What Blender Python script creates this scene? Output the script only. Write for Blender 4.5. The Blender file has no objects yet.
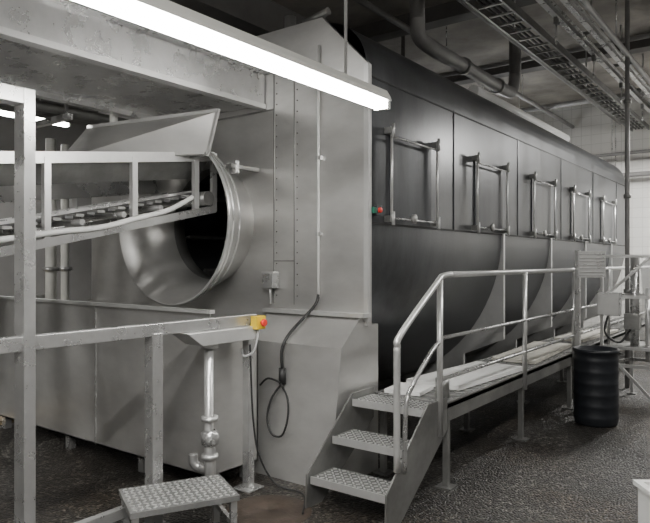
import bpy, bmesh, math, random
from mathutils import Vector, Matrix
random.seed(4)
S=bpy.context.scene

# ---------------------------------------------------------------- materials
def mat(name,col,rough=.45,metal=.0,noise=.0,nscale=(3,3,3),bump=0.0,bscale=40,rvar=.0,emit=None,es=0):
    m=bpy.data.materials.new(name); m.use_nodes=True
    nt=m.node_tree; N=nt.nodes; L=nt.links
    b=N["Principled BSDF"]
    b.inputs["Base Color"].default_value=(*col,1)
    b.inputs["Roughness"].default_value=rough
    b.inputs["Metallic"].default_value=metal
    tc=N.new("ShaderNodeTexCoord")
    if noise>0:
        mp=N.new("ShaderNodeMapping"); mp.inputs["Scale"].default_value=nscale
        L.new(tc.outputs["Object"],mp.inputs[0])
        n=N.new("ShaderNodeTexNoise"); n.inputs["Scale"].default_value=1.0; n.inputs["Detail"].default_value=6
        n.inputs["Roughness"].default_value=.62
        L.new(mp.outputs[0],n.inputs["Vector"])
        r=N.new("ShaderNodeValToRGB")
        r.color_ramp.elements[0].position=.3; r.color_ramp.elements[1].position=.72
        r.color_ramp.elements[0].color=(*[c*(1-noise) for c in col],1)
        r.color_ramp.elements[1].color=(*[min(1,c*(1+noise)) for c in col],1)
        L.new(n.outputs["Fac"],r.inputs[0]); L.new(r.outputs[0],b.inputs["Base Color"])
        if rvar>0:
            mr=N.new("ShaderNodeMapRange"); mr.inputs[3].default_value=rough-rvar; mr.inputs[4].default_value=rough+rvar
            L.new(n.outputs["Fac"],mr.inputs[0]); L.new(mr.outputs[0],b.inputs["Roughness"])
    if bump>0:
        n2=N.new("ShaderNodeTexNoise"); n2.inputs["Scale"].default_value=bscale; n2.inputs["Detail"].default_value=3
        L.new(tc.outputs["Object"],n2.inputs["Vector"])
        bp=N.new("ShaderNodeBump"); bp.inputs["Strength"].default_value=bump; bp.inputs["Distance"].default_value=.01
        L.new(n2.outputs["Fac"],bp.inputs["Height"]); L.new(bp.outputs[0],b.inputs["Normal"])
    if emit:
        b.inputs["Emission Color"].default_value=(*emit,1); b.inputs["Emission Strength"].default_value=es
    return m

M={}
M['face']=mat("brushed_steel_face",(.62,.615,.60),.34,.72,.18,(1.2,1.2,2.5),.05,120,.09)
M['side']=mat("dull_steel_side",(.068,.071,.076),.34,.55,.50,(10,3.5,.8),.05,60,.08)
M['steel']=mat("stainless_tube",(.56,.56,.555),.28,.75,.12,(6,6,6),.0,40,.06)
M['dsteel']=mat("dirty_steel",(.28,.28,.27),.42,.65,.28,(4,4,4),.05,60,.08)
M['lsteel']=mat("bright_steel",(.72,.72,.71),.30,.62,.08,(6,6,6))
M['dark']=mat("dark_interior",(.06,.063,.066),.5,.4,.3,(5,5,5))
M['seam']=mat("dark_seam",(.035,.035,.035),.6,.3)  # plain dark colour for seam lines and rivet heads
M['pipe']=mat("painted_pipe",(.27,.265,.26),.5,.1,.2,(3,3,3))
M['wpipe']=mat("white_insulated_pipe",(.64,.64,.60),.6,.0,.12,(3,3,3))
M['white']=mat("white_plastic_board",(.88,.88,.86),.5,0,.04,(4,4,4))
M['brown']=mat("weathered_board",(.56,.54,.48),.7,0,.2,(2,9,2))
M['black']=mat("black_plastic",(.014,.016,.02),.42,0,.2,(5,5,5),.05,30)
M['cable']=mat("black_cable",(.02,.02,.02),.5)
M['gcable']=mat("grey_cable",(.5,.5,.5),.5)
M['yellow']=mat("yellow_plastic",(.8,.55,.02),.45)
M['red']=mat("red_plastic",(.7,.03,.02),.4)
M['green']=mat("green_plastic",(.02,.16,.10),.4)
M['grating']=mat("grating_steel",(.24,.24,.235),.5,.5,.2,(8,8,8))
M['rubber']=mat("belt_dark",(.13,.13,.13),.6,.2,.35,(20,20,20))
M['tube']=mat("fluorescent_tube",(.9,.9,.88),.4,0,emit=(1.0,.985,.95),es=70)
M['tubefar']=mat("fluorescent_tube_far",(.9,.9,.88),.4,0,emit=(1.0,.98,.94),es=45)
M['lampbody']=mat("lamp_housing",(.72,.72,.68),.45,.1,.05)
M['conc']=mat("ceiling_concrete",(.33,.31,.28),.85,0,.45,(1.2,1.2,1.2),.3,8)
M['beam']=mat("painted_beam",(.12,.115,.11),.7,0,.25,(2,2,2))
M['wallp']=mat("painted_wall",(.24,.235,.228),.8,0,.2,(.8,.8,.8),.1,10)
M['tan']=mat("tan_slab",(.42,.34,.23),.7,0,.25,(4,4,4))
M['rust']=mat("rusty_cover",(.07,.052,.040),.6,.2,.45,(9,9,9),.3,60)

def floor_mat():
    m=bpy.data.materials.new("wet_aggregate_floor"); m.use_nodes=True
    nt=m.node_tree;N=nt.nodes;L=nt.links;b=N["Principled BSDF"]
    tc=N.new("ShaderNodeTexCoord")
    v=N.new("ShaderNodeTexVoronoi"); v.inputs["Scale"].default_value=62
    L.new(tc.outputs["Object"],v.inputs["Vector"])
    sep=N.new("ShaderNodeSeparateColor"); L.new(v.outputs["Color"],sep.inputs[0])
    r=N.new("ShaderNodeValToRGB"); e=r.color_ramp.elements
    e[0].position=.0; e[0].color=(.014,.0128,.0115,1)
    e[1].position=1; e[1].color=(.20,.19,.172,1)
    k=r.color_ramp.elements.new(.6); k.color=(.036,.033,.029,1)
    k=r.color_ramp.elements.new(.86); k.color=(.068,.063,.056,1)
    L.new(sep.outputs[0],r.inputs[0])
    n=N.new("ShaderNodeTexNoise"); n.inputs["Scale"].default_value=1.1; n.inputs["Detail"].default_value=6
    L.new(tc.outputs["Object"],n.inputs["Vector"])
    mr=N.new("ShaderNodeMapRange"); mr.inputs[1].default_value=.35; mr.inputs[2].default_value=.7
    mr.inputs[3].default_value=.45; mr.inputs[4].default_value=1.3
    L.new(n.outputs["Fac"],mr.inputs[0])
    mx=N.new("ShaderNodeVectorMath"); mx.operation='SCALE'
    L.new(r.outputs[0],mx.inputs[0]); L.new(mr.outputs[0],mx.inputs["Scale"])
    n3=N.new("ShaderNodeTexNoise"); n3.inputs["Scale"].default_value=.8; n3.inputs["Detail"].default_value=4
    mp=N.new("ShaderNodeMapping"); mp.inputs["Location"].default_value=(3.1,7.7,0)
    L.new(tc.outputs["Object"],mp.inputs[0]); L.new(mp.outputs[0],n3.inputs["Vector"])
    mr3=N.new("ShaderNodeMapRange"); mr3.inputs[1].default_value=.5; mr3.inputs[2].default_value=.68
    L.new(n3.outputs["Fac"],mr3.inputs[0])
    mix=N.new("ShaderNodeMix"); mix.data_type='RGBA'; mix.blend_type='MULTIPLY'
    L.new(mr3.outputs[0],mix.inputs[0]); L.new(mx.outputs[0],mix.inputs[6]); mix.inputs[7].default_value=(1.0,.82,.64,1)
    L.new(mix.outputs[2],b.inputs["Base Color"])
    mr2=N.new("ShaderNodeMapRange"); mr2.inputs[1].default_value=.35; mr2.inputs[2].default_value=.7
    mr2.inputs[3].default_value=.28; mr2.inputs[4].default_value=.55
    L.new(n.outputs["Fac"],mr2.inputs[0]); L.new(mr2.outputs[0],b.inputs["Roughness"])
    bp=N.new("ShaderNodeBump"); bp.inputs["Strength"].default_value=.8; bp.inputs["Distance"].default_value=.014
    bp.invert=True
    L.new(v.outputs["Distance"],bp.inputs["Height"]); L.new(bp.outputs[0],b.inputs["Normal"])
    return m
M['floor']=floor_mat()
def tile_mat():
    m=bpy.data.materials.new("white_wall_tiles"); m.use_nodes=True
    nt=m.node_tree;N=nt.nodes;L=nt.links;b=N["Principled BSDF"]
    tc=N.new("ShaderNodeTexCoord"); mp=N.new("ShaderNodeMapping")
    mp.inputs["Rotation"].default_value=(math.radians(90),0,0)
    L.new(tc.outputs["Object"],mp.inputs[0])
    br=N.new("ShaderNodeTexBrick"); br.offset=0
    br.inputs["Color1"].default_value=(.80,.79,.76,1); br.inputs["Color2"].default_value=(.76,.75,.72,1)
    br.inputs["Mortar"].default_value=(.62,.61,.58,1); br.inputs["Scale"].default_value=1
    br.inputs["Mortar Size"].default_value=.006; br.inputs["Brick Width"].default_value=.2; br.inputs["Row Height"].default_value=.2
    L.new(mp.outputs[0],br.inputs["Vector"]); L.new(br.outputs[0],b.inputs["Base Color"])
    b.inputs["Roughness"].default_value=.5
    return m
M['tiles']=tile_mat()

# ---------------------------------------------------------------- builder
class B:
    def __init__(s): s.bm=bmesh.new(); s.mats=[]
    def mi(s,k):
        if k not in s.mats: s.mats.append(k)
        return s.mats.index(k)
    def face(s,vs,k,smooth=False):
        try: f=s.bm.faces.new(vs)
        except ValueError: return
        f.material_index=s.mi(k); f.smooth=smooth
    def box(s,a,b,k,mx=None):
        x0,y0,z0=a; x1,y1,z1=b
        co=[(x0,y0,z0),(x1,y0,z0),(x1,y1,z0),(x0,y1,z0),(x0,y0,z1),(x1,y0,z1),(x1,y1,z1),(x0,y1,z1)]
        v=[s.bm.verts.new((mx@Vector(c)) if mx else c) for c in co]
        for f in ((0,3,2,1),(4,5,6,7),(0,1,5,4),(1,2,6,5),(2,3,7,6),(3,0,4,7)):
            s.face([v[i] for i in f],k)
    def beam(s,p,q,w,h,k,up=(0,0,1)):
        p=Vector(p);q=Vector(q);t=(q-p); Lg=t.length; t.normalize()
        u=Vector(up)
        if abs(t.dot(u))>.98: u=Vector((0,1,0))
        sd=t.cross(u).normalized(); u=sd.cross(t).normalized()
        m=Matrix((( sd.x,t.x,u.x,p.x),(sd.y,t.y,u.y,p.y),(sd.z,t.z,u.z,p.z),(0,0,0,1)))
        s.box((-w/2,0,-h/2),(w/2,Lg,h/2),k,m)
    def sweep(s,pts,r,k,n=12,cap=True):
        pts=[Vector(p) for p in pts]; rings=[]
        prev=None
        for i,p in enumerate(pts):
            if i==0: t=pts[1]-p
            elif i==len(pts)-1: t=p-pts[i-1]
            else: t=(pts[i+1]-p).normalized()+(p-pts[i-1]).normalized()
            t.normalize()
            if prev is None:
                a=Vector((0,0,1)) if abs(t.z)<.9 else Vector((0,1,0))
                x=t.cross(a).normalized()
            else:
                x=(prev-t*prev.dot(t)).normalized()
            prev=x; y=t.cross(x)
            rr=r[i] if isinstance(r,(list,tuple)) else r
            rings.append([s.bm.verts.new(p+x*math.cos(2*math.pi*j/n)*rr+y*math.sin(2*math.pi*j/n)*rr) for j in range(n)])
        for a,b in zip(rings,rings[1:]):
            for j in range(n): s.face([a[j],a[(j+1)%n],b[(j+1)%n],b[j]],k,True)
        if cap:
            s.face(rings[0][::-1],k); s.face(rings[-1],k)
    def rod(s,p,q,r,k,n=12): s.sweep([p,q],r,k,n)
    def lathe(s,c,prof,k,axis='Z',n=40,ks=None):
        rings=[]
        for (t,r) in prof:
            ring=[]
            for j in range(n):
                a=2*math.pi*j/n
                if axis=='Z': co=(c[0]+r*math.cos(a),c[1]+r*math.sin(a),c[2]+t)
                elif axis=='Y': co=(c[0]+r*math.cos(a),c[1]+t,c[2]+r*math.sin(a))
                else: co=(c[0]+t,c[1]+r*math.cos(a),c[2]+r*math.sin(a))
                ring.append(s.bm.verts.new(co))
            rings.append(ring)
        for i,(a,b) in enumerate(zip(rings,rings[1:])):
            kk=ks[i] if ks else k
            for j in range(n): s.face([a[j],a[(j+1)%n],b[(j+1)%n],b[j]],kk,True)
        return rings
    def prism(s,poly,axis,t0,t1,k,caps=(True,True),smooth=False):
        def P(a,b,t):
            return (a,t,b) if axis=='Y' else ((t,a,b) if axis=='X' else (a,b,t))
        A=[s.bm.verts.new(P(a,b,t0)) for a,b in poly]; C=[s.bm.verts.new(P(a,b,t1)) for a,b in poly]
        n=len(poly)
        for j in range(n): s.face([A[j],A[(j+1)%n],C[(j+1)%n],C[j]],k,smooth)
        if caps[0]: s.face(A[::-1],k)
        if caps[1]: s.face(C,k)
    def done(s,name,bevel=0,sharp=None):
        bmesh.ops.recalc_face_normals(s.bm,faces=s.bm.faces)
        me=bpy.data.meshes.new(name); 
        xs=[v.co.copy() for v in s.bm.verts]
        mn=Vector([min(c[i] for c in xs) for i in range(3)]); mxx=Vector([max(c[i] for c in xs) for i in range(3)])
        ce=(mn+mxx)/2
        bmesh.ops.translate(s.bm,verts=s.bm.verts,vec=-ce)
        s.bm.to_mesh(me); s.bm.free()
        for k in s.mats: me.materials.append(M[k])
        o=bpy.data.objects.new(name,me); o.location=ce
        S.collection.objects.link(o)
        if bevel>0:
            md=o.modifiers.new("bev",'BEVEL'); md.width=bevel; md.segments=2; md.limit_method='ANGLE'; md.angle_limit=math.radians(50)
        return o

def arc(c,r,a0,a1,n):
    return [(c[0]+r*math.cos(math.radians(a0+(a1-a0)*i/n)),c[1]+r*math.sin(math.radians(a0+(a1-a0)*i/n))) for i in range(n+1)]

# ---------------------------------------------------------------- room
def slab(name,a,b,k):
    q=B(); q.box(a,b,k); return q.done(name)
X0,X1,Y0,Y1,H=-10,4.5,-4,14.2,5.0
slab("floor",(X0,Y0,-.2),(X1,Y1,0),'floor')
slab("ceiling",(X0,Y0,H),(X1,Y1,H+.2),'conc')
slab("wall_back",(X0,Y1,-.2),(X1,Y1+.2,H+.2),'tiles')
slab("wall_left",(X0-.2,Y0,-.2),(X0,Y1+.2,H+.2),'wallp')
slab("wall_right",(X1,Y0,-.2),(X1+.2,Y1+.2,H+.2),'wallp')
slab("wall_front",(X0-.2,Y0-.2,-.2),(X1+.2,Y0,H+.2),'wallp')
for i,y in enumerate((7.6,10.4)):
    q=B(); q.box((X0,y,H-.20),(X1,y+.24,H),'beam'); q.done("ceiling_beam" if i==0 else "ceiling_beam.%03d"%i)

# ---------------------------------------------------------------- big rotary drum machine
XC,ZC,R=-4.35,1.9,1.75
XR=XC+R
YE=3.96; YB=12.8
q=B()
prof=arc((XC,ZC),R,180,360,40)
prof+= [(XR,2.5),(XR,3.02)]+arc((XR-.42,3.06),.42,10,90,8)+arc((XC-R+.42,3.06),.42,90,170,8)+[(XC-R,3.02)]
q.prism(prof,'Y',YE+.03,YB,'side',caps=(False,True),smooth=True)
FX,FZ=-4.27,1.94
outer=[(-2.57,1.12),(-2.57,3.08),(-3.0,3.52),(-5.7,3.52),(-6.13,3.08),(-6.13,1.12)]
inner=[(FX+.52*math.cos(2*math.pi*i/40),FZ+.52*math.sin(2*math.pi*i/40)) for i in range(40)]
def loop(pts,y):
    vs=[q.bm.verts.new((a,y,b)) for a,b in pts]
    return vs,[q.bm.edges.new((vs[i],vs[(i+1)%len(vs)])) for i in range(len(vs))]
v1,e1=loop(outer,YE); v2,e2=loop(inner,YE)
g=bmesh.ops.triangle_fill(q.bm,edges=e1+e2,use_beauty=True)
for f in g['geom']:
    if isinstance(f,bmesh.types.BMFace): f.material_index=q.mi('face')
vb=[q.bm.verts.new((a,YE+.05,b)) for a,b in outer]
for i in range(6): q.face([v1[i],v1[(i+1)%6],vb[(i+1)%6],vb[i]],'face')
q.box((-2.60,YE-.012,1.15),(-2.56,YE+.01,3.08),'lsteel')
# base skirt : sloped front
sk=[(YE,1.12),(YE,1.2),(3.9,1.18),(3.66,.98),(3.52,.0),(4.15,0),(4.15,1.12)]
q.prism(sk,'X',-3.52,-2.6,'face')
q.prism([(YE,1.12),(3.9,1.2),(3.9,.5),(4.1,.5),(4.15,1.12)],'X',-6.1,-3.52,'face')
q.box((-3.54,3.86,1.185),(-2.55,3.97,1.215),'lsteel')
for x in (-3.28,-3.50):
    q.box((x-.005,YE-.005,1.25),(x+.005,YE+.001,3.3),'dsteel')
    for j in range(22):
        z=1.32+j*.088
        q.lathe((x+.03,YE,z),[(-.005,.0001),(-.005,.005),(0,.006)],'seam','Y',6)
q.box((-3.50,YE-.006,2.86),(-4.6,YE+.001,2.875),'dsteel')
q.box((-3.50,YE-.008,1.60),(-3.28,YE+.001,1.61),'dsteel')
q.lathe((-3.4,4.05,3.52),[(0,.05),(.12,.05),(.12,.0001)],'dsteel','Z',14)
q.rod((-3.25,4.05,3.55),(-3.0,4.05,3.6),.03,'dsteel')
q.box((XR-.004,YE+.05,1.885),(XR+.008,YB,1.90),'seam')
q.box((XR-.004,YE+.05,3.0),(XR+.006,YB,3.012),'seam')
for y in (5.48,7.17,8.83,10.5,12.1):
    q.box((XR-.004,y,1.9),(XR+.006,y+.012,3.02),'side')
for y in (6.72,8.38,10.04,11.7):
    a=arc((XC,ZC),R,0,-72,16)
    poly=a+[(a[-1][0],0),(-3.05,0),(-3.05,.55),(XR+.02,.75),(XR+.02,ZC)]
    q.prism(poly,'Y',y-.03,y+.01,'lsteel')
for y in (5.06,):
    q.box((-4.0,y,0),(-3.7,y+.06,.45),'dsteel')
for y in (5,7,9,11,12.5):
    q.box((-5.6,y,0),(-5.4,y+.08,.8),'dsteel')
def hatch(y0,y1):
    z0,z1=1.93,2.64
    x=XR
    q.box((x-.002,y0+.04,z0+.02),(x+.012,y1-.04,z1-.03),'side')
    for yy in (y0,y1):
        q.rod((x+.05,yy,z0-.02),(x+.05,yy,z1+.02),.0115,'lsteel',8)
        for zz in (z0,z1-.02):
            q.box((x,yy-.030,zz-.02),(x+.055,yy+.030,zz+.03),'dsteel')
            q.rod((x+.065,yy,zz-.045),(x+.065,yy,zz+.06),.013,'lsteel',8)
    q.rod((x+.05,y0,z1-.06),(x+.05,y1,z1-.06),.008,'steel',8)
    q.rod((x+.05,y0,z0+.01),(x+.05,y1,z0+.01),.008,'steel',8)
    ym=y0+(y1-y0)*.42
    q.lathe((x,ym,z0+.02),[(0,.012),(.06,.012),(.06,.04),(.08,.04),(.08,.0001)],'dsteel','X',14)
for y0,y1 in ((4.27,5.05),(5.92,6.72),(7.6,8.4),(9.26,10.08),(10.95,11.78)): hatch(y0,y1)
# inlet funnel + drum interior
c=(FX,0,FZ)
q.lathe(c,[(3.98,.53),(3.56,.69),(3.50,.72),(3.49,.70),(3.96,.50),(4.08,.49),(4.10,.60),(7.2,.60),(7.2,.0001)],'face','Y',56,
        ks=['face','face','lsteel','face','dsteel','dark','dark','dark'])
for y,r in ((3.56,.70),(3.68,.65)):
    q.sweep([(FX+r*math.cos(2*math.pi*i/48),y,FZ+r*math.sin(2*math.pi*i/48)) for i in range(49)],.008,'lsteel',6)
for k in range(8):
    a=2*math.pi*k/8+.2
    q.beam((FX+.55*math.cos(a),4.15,FZ+.55*math.sin(a)),(FX+.55*math.cos(a),7.1,FZ+.55*math.sin(a)),.03,.10,'dsteel',up=(math.cos(a),0,math.sin(a)))
q.box((-3.72,3.62,2.36),(-3.66,3.95,2.39),'dsteel'); q.box((-3.72,3.66,2.32),(-3.65,3.70,2.42),'steel')
machine=q.done("rotary_drum_machine")

q=B(); q.box((-3.55,YE-.09,1.38),(-3.44,YE-.007,1.50),'steel'); q.box((-3.56,YE-.095,1.50),(-3.43,YE-.02,1.515),'lsteel')
q.rod((-3.50,YE-.05,1.38),(-3.50,YE-.05,1.25),.012,'steel'); q.done("junction_box",.004)

q=B(); q.box((XR+.008,4.06,1.95),(XR+.05,4.12,2.03),'dark'); q.lathe((XR+.05,4.09,1.99),[(0,.02),(.018,.02),(.018,.0001)],'red','X',12)
q.box((XR+.008,4.02,1.965),(XR+.045,4.058,2.01),'green'); q.done("push_button_box",.003)

def bez(pts,n=8):
    out=[]
    P=[Vector(p) for p in pts]
    P=[P[0]]+P+[P[-1]]
    for i in range(1,len(P)-2):
        for j in range(n):
            t=j/n
            out.append(.5*((2*P[i])+(-P[i-1]+P[i+1])*t+(2*P[i-1]-5*P[i]+4*P[i+1]-P[i+2])*t*t+(-P[i-1]+3*P[i]-3*P[i+1]+P[i+2])*t**3))
    out.append(P[-2]); return out
q=B()
q.rod((-3.02,YE-.02,3.3),(-3.02,YE-.02,1.32),.011,'white',8)
for z in (3.0,2.4,1.8): q.box((-3.045,YE-.03,z),(-2.995,YE,z+.03),'steel')
q.sweep(bez([(-3.02,YE-.02,1.34),(-3.03,3.9,1.25),(-3.08,3.68,1.07),(-3.1,3.6,.95),(-3.1,3.60,.8)]),.012,'cable',8)
q.rod((-3.1,3.6,.80),(-3.1,3.6,.68),.028,'cable',12)
q.sweep(bez([(-3.1,3.6,.69),(-3.16,3.55,.58),(-3.18,3.52,.44),(-3.12,3.50,.33),(-3.02,3.50,.33),(-2.98,3.52,.46),(-3.0,3.54,.6),(-3.09,3.57,.69)]),.008,'cable',8)
q.sweep(bez([(-3.1,3.57,.70),(-3.2,3.55,.72),(-3.28,3.55,.66)]),.008,'cable',8)
q.done("conduit_with_plug")

# ---------------------------------------------------------------- overhead duct into machine
q=B()
q.box((-4.75,-2.5,2.92),(-3.60,YE-.01,3.17),'steel')
for y in (-.4,):
    q.box((-4.79,y,2.88),(-3.57,y+.04,3.22),'steel')
q.box((-3.72,-2.5,3.17),(-3.53,YE-.01,3.20),'steel')
q.box((-3.66,-2.5,2.88),(-3.58,YE-.01,2.92),'lsteel')
q.box((-4.77,-2.5,2.88),(-4.69,YE-.01,2.92),'steel')
q.done("overhead_steel_duct")
q=B()
for k in range(4):
    x=-5.15-.16*k
    q.rod((x,-2.5,2.92+.02*k),(x,YE-.02,2.92+.02*k),.045,'dsteel',12)
q.box((-5.8,1.2,2.82),(-5.0,1.25,2.87),'steel'); q.box((-5.8,3.0,2.82),(-5.0,3.05,2.87),'steel')
for y in (1.22,3.02):
    q.rod((-5.7,y,2.85),(-5.7,y,5),.01,'steel',6); q.rod((-5.05,y,2.85),(-5.05,y,5),.01,'steel',6)
q.done("pipe_bundle")
for i,(x,z) in enumerate(((-4.6,4.0),(-6.2,4.2))):
    q=B(); q.box((x-.18,-2.5,z),(x+.18,9,z+.03),'beam'); q.box((x-.18,-2.5,z+.03),(x-.15,9,z+.3),'beam'); q.box((x+.15,-2.5,z+.03),(x+.18,9,z+.3),'beam')
    q.box((x-.18,-2.5,z+.3),(x+.18,9,z+.33),'beam')
    for y in (0,4,8): q.box((x-.02,y,z+.3),(x+.02,y+.04,5),'beam')
    q.done("steel_channel_beam"+("" if i==0 else ".001"))

# ---------------------------------------------------------------- conveyor into drum
q=B()
def cz(y): return 1.72+(y-2.2)*.215
def cu(y): return 2.24+(y-1.9)*.135
for x in (-3.95,-4.75):
    q.beam((x,-.3,cu(-.3)),(x,3.70,cu(3.7)),.03,.075,'lsteel')
    q.beam((x,-.3,cz(-.3)),(x,3.70,cz(3.7)),.05,.06,'steel')
    for y in (.2,1.2,2.22,2.9,3.50):
        q.beam((x,y,cz(y)),(x,y,cu(y)),.04,.045,'lsteel')
    q.beam((x,3.7,cz(3.7)-.02),(x,3.7,cu(3.7)+.03),.03,.05,'steel')
def plate(P,k,th=.008):
    a=[q.bm.verts.new(p) for p in P]; n=(Vector(P[1])-Vector(P[0])).cross(Vector(P[2])-Vector(P[0])).normalized()*th
    b=[q.bm.verts.new(Vector(p)+n) for p in P]
    q.face(a,k); q.face(b[::-1],k)
    for i in range(4): q.face([a[i],a[(i+1)%4],b[(i+1)%4],b[i]],k)
plate([(-3.98,-.3,cu(-.3)-.03),(-3.98,3.66,cu(3.66)-.03),(-4.10,3.66,cu(3.66)-.17),(-4.10,-.3,cu(-.3)-.17)],'dsteel')
plate([(-4.72,-.3,cu(-.3)),(-4.72,3.66,cu(3.66)),(-4.62,3.66,cu(3.66)-.26),(-4.62,-.3,cu(-.3)-.26)],'steel')
n=46
for i in range(n):
    y=-.2+i*.084
    z=cz(y)+.14
    q.beam((-4.72,y,z),(-3.99,y,z),.06,.02,'rubber' if i%2 else 'dsteel',)
    if i%4==0: q.rod((-4.74,y,z-.05),(-3.96,y,z-.05),.022,'steel',10)
for x in (-4.1,-4.3,-4.5):
    q.beam((x,-.3,cz(-.3)+.17),(x,3.65,cz(3.65)+.17),.02,.02,'steel')
q.rod((-4.78,3.62,cz(3.62)+.1),(-3.92,3.62,cz(3.62)+.1),.06,'dsteel',18)
q.sweep(bez([(-3.90,1.5,1.66),(-3.91,2.0,1.75),(-3.91,2.3,1.80),(-3.91,2.6,1.84),(-3.91,2.9,1.92),(-3.92,3.2,2.0),(-3.93,3.45,2.12)]),.020,'white',8)
# flared hood plate
plate([(-3.74,3.44,2.45),(-4.60,2.70,2.40),(-4.70,3.0,2.71),(-3.62,3.44,2.78)],'face',.01)
q.beam((-3.74,3.44,2.45),(-3.62,3.44,2.79),.02,.03,'lsteel'); q.beam((-4.70,3.0,2.71),(-3.62,3.44,2.78),.02,.025,'lsteel')
q.beam((-3.95,3.44,cu(3.44)),(-3.74,3.44,2.45),.03,.03,'steel')
for x in (-3.99,-4.71):
    for y in (-.1,1.3): q.box((x-.04,y-.04,0),(x+.04,y+.04,cz(y)),'steel')
q.done("infeed_conveyor")

q=B()
for x,y,r in ((-6.35,3.62,.055),(-6.55,3.9,.045)):
    q.rod((x,y,0),(x,y,2.9),r,'wpipe',14)
    for z in (.6,1.5,2.3): q.lathe((x,y,z),[(0,r),(0,r+.03),(.04,r+.03),(.04,r)],'steel','Z',14)
q.done("vertical_pipes")
q=B(); q.rod((-4.92,3.4,2.55),(-4.92,3.4,3.3),.035,'wpipe'); q.lathe((-4.92,3.4,2.75),[(0,.03),(0,.055),(.05,.055),(.05,.03)],'steel','Z',14)
q.rod((-4.92,3.4,3.3),(-4.92,3.4,5.0),.035,'wpipe'); q.done("steam_pipe_drop")

# ---------------------------------------------------------------- collecting tank
q=B()
tx0,tx1,ty0,ty1,tz0,tz1=-6.2,-3.22,2.98,3.46,.12,1.26
t=.012
q.box((tx0,ty0,tz0),(tx1,ty0+t,tz1),'face'); q.box((tx0,ty1-t,tz0),(tx1,ty1,tz1-.1),'face')
q.box((tx0,ty0,tz0),(tx0+t,ty1,tz1),'face'); q.box((tx1-t,ty0,tz0),(tx1,ty1,tz1-.08),'face')
q.box((tx0,ty0,tz0),(tx1,ty1,tz0+t),'face')
q.box((tx0-.02,ty0-.03,tz1-.015),(tx1+.03,ty0+.02,tz1+.01),'lsteel')
q.box((-4.56,ty0-.006,tz0),(-4.55,ty0,tz1),'steel')
q.box((-6.2,1.2,.12),(-6.188,2.98,1.26),'dsteel')
for x in (-6.1,-5.0,-4.0,-3.3):
    for y in (ty0+.05,ty1-.05): q.box((x-.03,y-.03,0),(x+.03,y+.03,tz0),'steel')
q.done("collecting_tank")

# ---------------------------------------------------------------- front support frame
q=B()
xf=-3.11
q.beam((xf,0.0,1.19),(xf,3.30,1.19),.06,.075,'steel')
q.box((xf-.03,3.215,0),(xf+.03,3.275,1.17),'steel')
q.box((xf-.04,2.39,0),(xf+.04,2.465,1.17),'steel')
q.box((xf-.05,1.605,0),(xf+.05,1.665,2.46),'steel')
q.beam((xf,-.4,2.42),(xf,1.665,2.42),.09,.08,'steel')
q.box((xf-.05,.0,0),(xf+.05,.1,2.40),'steel')
q.beam((xf,0.0,.16),(xf,2.45,.16),.05,.06,'steel')
q.prism([(2.62,1.15),(3.3,1.15),(3.22,1.06),(2.75,1.06)],'X',-3.2,-3.03,'lsteel')
for y in (3.245,2.43): q.box((xf-.08,y-.08,0),(xf+.08,y+.08,.012),'steel')
q.done("support_frame",.004)

# drain pipe
q=B()
px,py=-3.12,2.88
q.sweep([(px,py,1.08),(px,py,.42),(px+.01,py,.36),(px+.02,py,.0)],[.031,.031,.038,.038],'lsteel',16)
for z in (1.03,.55,.30,.02): q.lathe((px+.01,py,z),[(0,.03),(0,.055),(.03,.055),(.03,.03)],'lsteel','Z',18)
q.lathe((px+.012,py,.38),[(0,.035),(.02,.06),(.09,.06),(.11,.035)],'steel','Z',18)
q.rod((px+.05,py-.02,.43),(px+.15,py-.10,.45),.012,'dsteel',8)
q.sweep(bez([(px,py,.22),(px-.08,py,.22),(px-.12,py-.02,.25),(px-.13,py-.02,.31)]),.032,'steel',14)
q.done("drain_pipe")

q=B()
ex,ey,ez=-3.04,3.25,1.19
q.box((ex-.01,ey-.045,ez-.06),(ex+.05,ey+.045,ez+.03),'yellow')
q.lathe((ex+.05,ey,ez-.015),[(0,.012),(.02,.012),(.02,.028),(.035,.024),(.035,.0001)],'red','X',16)
q.sweep(bez([(ex+.02,ey,ez-.06),(ex+.02,ey-.01,ez-.13),(ex-.0,ey-.03,ez-.22),(ex-.06,ey-.06,ez-.25),(ex-.09,ey-.05,ez-.2)]),.008,'gcable',8)
q.done("emergency_stop_switch",.003)
q=B()
q.sweep(bez([(-3.07,3.22,1.02),(-3.06,3.22,.8),(-3.04,3.22,.5),(-3.0,3.24,.25),(-2.9,3.3,.06),(-2.7,3.35,.015),(-2.5,3.1,.012)]),.007,'cable',6)
q.done("floor_cable")

# ---------------------------------------------------------------- stool
q=B()
sc=Vector((-2.84,2.39,0)); ang=math.radians(-27)
mx=Matrix.Translation(sc)@Matrix.Rotation(ang,4,'Z')
hw,hl,hz=.20,.30,.28
q.box((-hw,-hl,hz-.03),(hw,hl,hz),'grating',mx)
for sx in (-1,1):
    for sy in (-1,1):
        q.box((sx*(hw-.03)-.018,sy*(hl-.03)-.018,0),(sx*(hw-.03)+.018,sy*(hl-.03)+.018,hz-.03),'steel',mx)
for sy in (-1,1): q.box((-hw+.03,sy*(hl-.03)-.012,.1),(hw-.03,sy*(hl-.03)+.012,.13),'steel',mx)
def bumps(q,x0,x1,y0,y1,z,mx=None,st=.036):
    nx=int((x1-x0)/st); ny=int((y1-y0)/st)
    for i in range(nx):
        for j in range(ny):
            cx=x0+(i+.5)*(x1-x0)/nx; cy=y0+(j+.5)*(y1-y0)/ny
            a=math.radians(45 if (i+j)%2 else -45)
            m=Matrix.Translation((cx,cy,z))@Matrix.Rotation(a,4,'Z')
            if mx: m=mx@m
            q.box((-.013,-.005,-.001),(.013,.005,.004),'lsteel',m)
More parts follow.
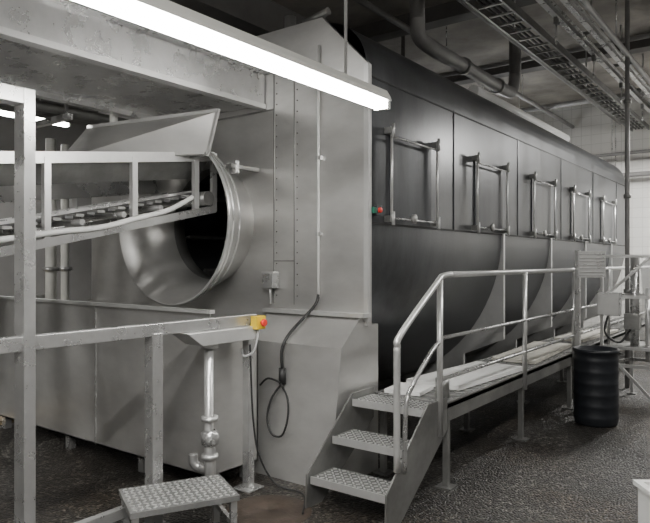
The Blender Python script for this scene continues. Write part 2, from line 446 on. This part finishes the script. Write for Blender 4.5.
bumps(q,-hw+.01,hw-.01,-hl+.01,hl-.01,hz,mx)
q.done("step_stool")

# ---------------------------------------------------------------- stairs
q=B()
sx0,sx1=-2.55,-1.95
DZ=.62
for i,(y,z) in enumerate(((3.23,.2),(3.47,.41),(3.71,.62))):
    q.box((sx0+.012,y,z-.035),(sx1-.012,y+.25,z),'grating')
    q.box((sx0+.012,y-.004,z-.045),(sx1-.012,y+.006,z+.004),'lsteel')
    bumps(q,sx0+.03,sx1-.03,y+.01,y+.24,z)
for x in (sx0-.006,sx1-.006):
    q.prism([(3.19,0),(3.36,0),(4.0,.44),(4.0,.66),(3.72,.66),(3.20,.22)],'X',x,x+.012,'dsteel')
q.rod((sx0,3.75,.35),(sx1,3.75,.35),.015,'steel')
q.done("access_stairs")

# ---------------------------------------------------------------- walkway + railing
q=B()
q.box((sx0,4.02,DZ-.04),(sx1,12.2,DZ-.01),'grating')
q.box((sx1-.03,4.02,.49),(sx1,12.2,DZ),'dsteel'); q.box((sx0,4.02,.49),(sx0+.03,12.2,DZ),'dsteel')
for i in range(68): q.box((sx0+.03,4.05+i*.12,DZ-.01),(sx1-.03,4.06+i*.12,DZ-.002),'steel')
for y in (4.1,5.6,7.1,8.6,10.1,11.9):
    for x in (sx0+.03,sx1-.05):
        q.box((x-.02,y-.02,0),(x+.02,y+.02,.5),'dsteel'); q.box((x-.06,y-.06,0),(x+.06,y+.06,.012),'dsteel')
q.done("raised_walkway")
q=B()
xr=-1.94; r=.021
pts=bez([(xr,3.31,.33),(xr,3.31,1.0),(xr,3.315,1.08),(xr,3.36,1.16),(xr,3.84,1.46),(xr,3.92,1.50),(xr,4.05,1.51)],5)
q.sweep(pts,r,'lsteel',12)
q.rod((xr,4.05,1.51),(xr,12.0,1.51),r,'lsteel')
q.rod((xr,3.88,.42),(xr,3.88,1.49),r,'lsteel')
for y in (5.53,7.05,8.6,10.15,11.7,12.0): q.rod((xr,y,.47),(xr,y,1.51),r,'lsteel')
q.rod((xr,3.88,1.08),(xr,12,1.08),.014,'steel'); q.rod((xr,3.88,.80),(xr,12,.80),.014,'steel')
q.sweep(bez([(xr,3.88,1.06),(xr,3.75,1.0),(xr,3.5,.82),(xr,3.42,.7),(xr,3.40,.3)],5),.015,'steel',10)
q.done("walkway_railing")
def board(name,x0,x1,y0,y1,z,th,k,rot=0):
    q=B(); m=Matrix.Translation(((x0+x1)/2,(y0+y1)/2,z))@Matrix.Rotation(math.radians(rot),4,'Z')
    q.box((-(x1-x0)/2,-(y1-y0)/2,0),((x1-x0)/2,(y1-y0)/2,th),k,m); return q.done(name,.002)
board("cutting_board",-2.49,-2.02,4.45,5.65,DZ,.035,'white',-4)
board("cutting_board.001",-2.50,-2.22,4.06,4.36,DZ,.03,'white',8)
board("wooden_plank",-2.47,-2.05,6.0,7.5,DZ,.035,'brown',3)
board("wooden_plank.001",-2.4,-2.05,8.0,9.5,DZ,.035,'brown',-3)
q=B(); q.lathe((-2.06,4.16,DZ),[(0,.0001),(0,.05),(.14,.05),(.14,.044),(.02,.044),(.02,.0001)],'dsteel','Z',20); q.done("steel_cup")

# ---------------------------------------------------------------- post with ribbed panel
q=B()
q.box((-1.905,6.96,0),(-1.855,7.01,1.72),'steel'); q.box((-1.93,6.91,0),(-1.81,7.06,.015),'steel')
mx=Matrix.Translation((-1.86,6.93,1.43))@Matrix.Rotation(math.radians(25),4,'Z')
q.box((0,0,0),(.27,.04,.28),'lsteel',mx)
for i in range(7): q.box((.01,-.006,.02+i*.037),(.26,.0,.030+i*.037),'steel',mx)
q.done("control_post",.003)

q=B()
pr=[(0,.0001),(0,.19),(.02,.2)]
z=.06
while z<.64:
    pr+=[(z,.205),(z+.012,.208),(z+.035,.208),(z+.047,.205)]; z+=.11
pr+=[(.70,.20),(.71,.215),(.74,.215),(.74,.195),(.70,.19),(.70,.0001)]
q.lathe((-1.61,6.62,0),pr,'black','Z',36)
q.done("black_plastic_drum")

q=B()
def fr(x,y0,z0,z1,w=.03,k='lsteel'): q.box((x-w/2,y0-w/2,z0),(x+w/2,y0+w/2,z1),k)
for x,y in ((-1.82,7.75),(-1.62,8.35),(-1.1,8.35),(-1.25,7.75)):
    fr(x,y,0,1.68)
    q.box((x-.05,y-.05,0),(x+.05,y+.05,.012),'steel')
for z in (.42,.62,1.2,1.66):
    q.beam((-1.82,7.75,z),(-1.25,7.75,z),.03,.035,'lsteel'); q.beam((-1.62,8.35,z),(-1.1,8.35,z),.03,.035,'steel')
    q.beam((-1.82,7.75,z),(-1.62,8.35,z),.03,.03,'steel'); q.beam((-1.25,7.75,z),(-1.1,8.35,z),.03,.03,'steel')
q.beam((-1.82,7.74,.62),(-1.28,7.74,.05),.025,.03,'lsteel')
q.beam((-1.78,7.74,1.2),(-1.30,7.74,1.66),.025,.03,'lsteel')
q.box((-1.84,7.60,.99),(-1.60,7.73,1.25),'steel'); q.box((-1.83,7.59,1.0),(-1.61,7.60,1.24),'lsteel')
q.box((-1.56,7.62,.85),(-1.40,7.73,1.02),'dsteel')
q.rod((-1.50,7.9,.62),(-1.50,7.9,1.66),.05,'steel',16); q.rod((-1.38,8.0,.45),(-1.38,8.0,1.3),.03,'lsteel',12)
q.box((-1.75,7.8,.60),(-1.2,8.3,.64),'dsteel')
q.sweep(bez([(-1.72,7.6,.99),(-1.74,7.56,.8),(-1.6,7.6,.7),(-1.5,7.7,.85)]),.012,'cable',8)
q.done("dosing_unit_stand")
q=B()
q.rod((-1.74,8.7,0),(-1.74,8.7,H),.028,'pipe',12)
for z in (1.2,2.4,3.6): q.lathe((-1.74,8.7,z),[(0,.028),(0,.045),(.05,.045),(.05,.028)],'dsteel','Z',12)
q.done("standpipe")
q=B()
q.prism([(-1.9,2.0),(-1.2,1.6),(-1.2,.9),(-1.5,.3),(-2.2,.3),(-2.3,1.5)],'Y',12.6,13.3,'lsteel')
q.box((-2.2,12.6,0),(-2.1,12.7,.3),'steel'); q.box((-1.6,12.6,0),(-1.5,12.7,.3),'steel'); q.box((-2.2,13.2,0),(-2.1,13.3,.3),'steel'); q.box((-1.6,13.2,0),(-1.5,13.3,.3),'steel')
q.done("steel_hopper")
q=B()
m=Matrix.Translation((-.40,3.86,0))@Matrix.Rotation(math.radians(36),4,'Z')
for (a,b) in (((-.25,-.2,0),(.25,.2,.02)),((-.25,-.2,.02),(-.235,.2,.36)),((.235,-.2,.02),(.25,.2,.36)),((-.235,-.2,.02),(.235,-.185,.36)),((-.235,.185,.02),(.235,.2,.36)),
    ((-.27,-.22,.35),(-.23,.22,.375)),((.23,-.22,.35),(.27,.22,.375)),((-.23,-.22,.35),(.23,-.18,.375)),((-.23,.18,.35),(.23,.22,.375))):
    q.box(a,b,'white',m)
q.done("white_plastic_crate")

q=B(); q.lathe((-2.72,3.02,0),[(0,.0001),(.006,.0001),(.006,.27),(0,.28)],'rust','Z',30); q.done("floor_drain_cover")
q=B(); q.box((-7.4,1.8,0),(-6.25,3.2,.04),'tan'); q.done("wooden_pallet_board")

# ---------------------------------------------------------------- overhead services
def name_i(b,i): return b if i==0 else "%s.%03d"%(b,i)
YF=Y1-.1
q=B()
x=-3.3
q.sweep([(x-.05,6.15,H),(x-.05,6.15,4.25)],.085,'pipe',18)
q.sweep(bez([(x-.05,6.15,4.3),(x-.05,6.2,4.08),(x,6.45,4.0),(x,7,4.0),(x,8.6,4.0),(x,8.9,4.08),(x,9.0,4.3)],6),.085,'pipe',18)
q.sweep([(x,9.0,4.28),(x,9.0,H)],.085,'pipe',18)
for y in (7.2,8.3): q.sweep([(x,y,4.0),(x,y+.06,4.0)],.105,'dsteel',18)
q.done("ventilation_pipe")
q=B(); q.rod((-3.16,7.2,3.67),(-3.16,11.0,3.67),.075,'white',16)
for y in (7.5,9.2,10.8): q.box((-3.20,y,3.48),(-3.12,y+.04,3.66),'steel')
q.done("white_insulated_pipe")
for i,(x0,x1,z) in enumerate(((-2.72,-2.42,4.25),)):
    q=B()
    for x in (x0,x1): q.box((x-.012,-1,z),(x+.012,YF,z+.09),'dsteel')
    for k in range(50): q.box((x0,-.9+k*.3,z+.01),(x1,-.87+k*.3,z+.03),'dsteel')
    for y in (1,4,7,10,13): q.rod(((x0+x1)/2,y,z),((x0+x1)/2,y,H),.01,'steel',6)
    for k in range(3): q.rod((x0+.06+k*.06,-1,z+.05),(x0+.06+k*.06,YF,z+.05),.016,'cable',6)
    q.done(name_i("cable_tray",i))
q=B()
for x in (-2.15,-1.95):
    q.box((x-.03,-1,4.30),(x+.03,YF,4.308),'steel'); q.box((x-.004,-1,4.308),(x+.004,YF,4.40),'dsteel'); q.box((x-.03,-1,4.40),(x+.03,YF,4.408),'steel')
for y in (5,6.6,8.2,9.8,11.4,13):
    q.box((-2.2,y,4.408),(-1.9,y+.05,4.45),'dsteel'); q.rod((-2.05,y+.02,4.45),(-2.05,y+.02,H),.012,'steel',6)
    for x in (-2.15,):
        q.box((x-.02,y+.5,4.22),(x+.02,y+.58,4.30),'dsteel')
        q.sweep(bez([(x,y+.54,4.22),(x,y+.54,4.10),(x,y+.50,4.05),(x,y+.54,4.01),(x,y+.58,4.05)],4),.008,'steel',6)
q.done("overhead_hook_rail")
for i,(x,z,r_,k) in enumerate(((-2.95,4.45,.03,'pipe'),(-1.72,4.2,.03,'pipe'),(-3.9,4.5,.04,'pipe'))):
    q=B(); q.rod((x,-1,z),(x,YF,z),r_,k,10)
    for y in (2,5,8,11): q.rod((x,y,z),(x,y,H),.008,'steel',6)
    q.done(name_i("ceiling_pipe",i))
for i,(y,z,r_) in enumerate(((9.6,4.7,.035),(12.4,4.6,.05),(13.6,3.75,.035),(13.9,3.35,.05))):
    q=B(); q.rod((-7.5,y,z),(4.4,y,z),r_,'pipe' ,10)
    for x in (-6,-3.0,0,3): q.rod((x,y,z),(x,y,H),.008,'steel',6)
    q.done(name_i("cross_pipe",i))

# ---------------------------------------------------------------- lamps
def fixture(name,x,y0,y1,z,hang=True,k='tube',w=.10,area=0,rods=None,horiz=False):
    q=B()
    q.prism([(x-w/2,z+.05),(x-w/2-.01,z+.02),(x+w/2+.01,z+.02),(x+w/2,z+.05),(x+w/4,z+.09),(x-w/4,z+.09)],'Y',y0,y1,'lampbody')
    for yy in (y0,y1-.03): q.box((x-w/2,yy,z-.03),(x+w/2,yy+.03,z+.03),'lampbody')
    for xx in (x-w*.26,x+w*.26): q.rod((xx,y0+.03,z-.008),(xx,y1-.03,z-.008),.020,k,12)
    for yy in (rods or (y0+.3,y1-.4)): q.rod((x,yy,z+.08),(x,yy,H),.009,'lsteel',8)
    o=q.done(name)
    if area>0:
        l=bpy.data.lights.new(name+"_light",'AREA'); l.shape='RECTANGLE'; l.size=w*1.4; l.size_y=(y1-y0)*.95; l.energy=area; l.color=(1,.985,.95)
        lo=bpy.data.objects.new("light",l); S.collection.objects.link(lo); lo.parent=o
        lo.location=(0,0,-(o.location.z-z)-.05)
    return o
fixture("fluorescent_lamp",-2.09,.2,3.40,2.58,area=0,rods=(1.0,2.985),w=.10)
fixture("fluorescent_lamp.001",.8,4.5,7.5,4.0,k='tubefar',area=70)  # unseen fixture, added for general light on the right-hand side
fixture("fluorescent_lamp.002",-.9,10.4,13.2,3.9,k='tubefar',area=320)  # out of view, added to brighten the far wall
fixture("fluorescent_lamp.003",-7.8,3.7,4.7,3.42,k='tubefar',area=60)
fixture("fluorescent_lamp.004",-4.5,10.4,12.9,3.85,k='tubefar',area=300)  # hidden by the machine top, added to light the far wall
fixture("fluorescent_lamp.005",.5,-2.5,.5,3.9,k='tubefar',area=260)  # added fill light, unseen behind the camera
fixture("fluorescent_lamp.007",-5.4,-3.0,-.4,3.9,k='tubefar',area=260)  # added fill light for the left side, outside the view

w=bpy.data.worlds.new("World"); S.world=w; w.use_nodes=True
w.node_tree.nodes["Background"].inputs[0].default_value=(.5,.52,.55,1)
w.node_tree.nodes["Background"].inputs[1].default_value=.05

cd=bpy.data.cameras.new("Camera"); co=bpy.data.objects.new("Camera",cd); S.collection.objects.link(co)
cd.sensor_width=36; cd.lens=632/650*36; cd.clip_start=.05
co.location=(0,0,1.6); co.rotation_euler=(math.radians(90),0,math.radians(36.87))
S.camera=co
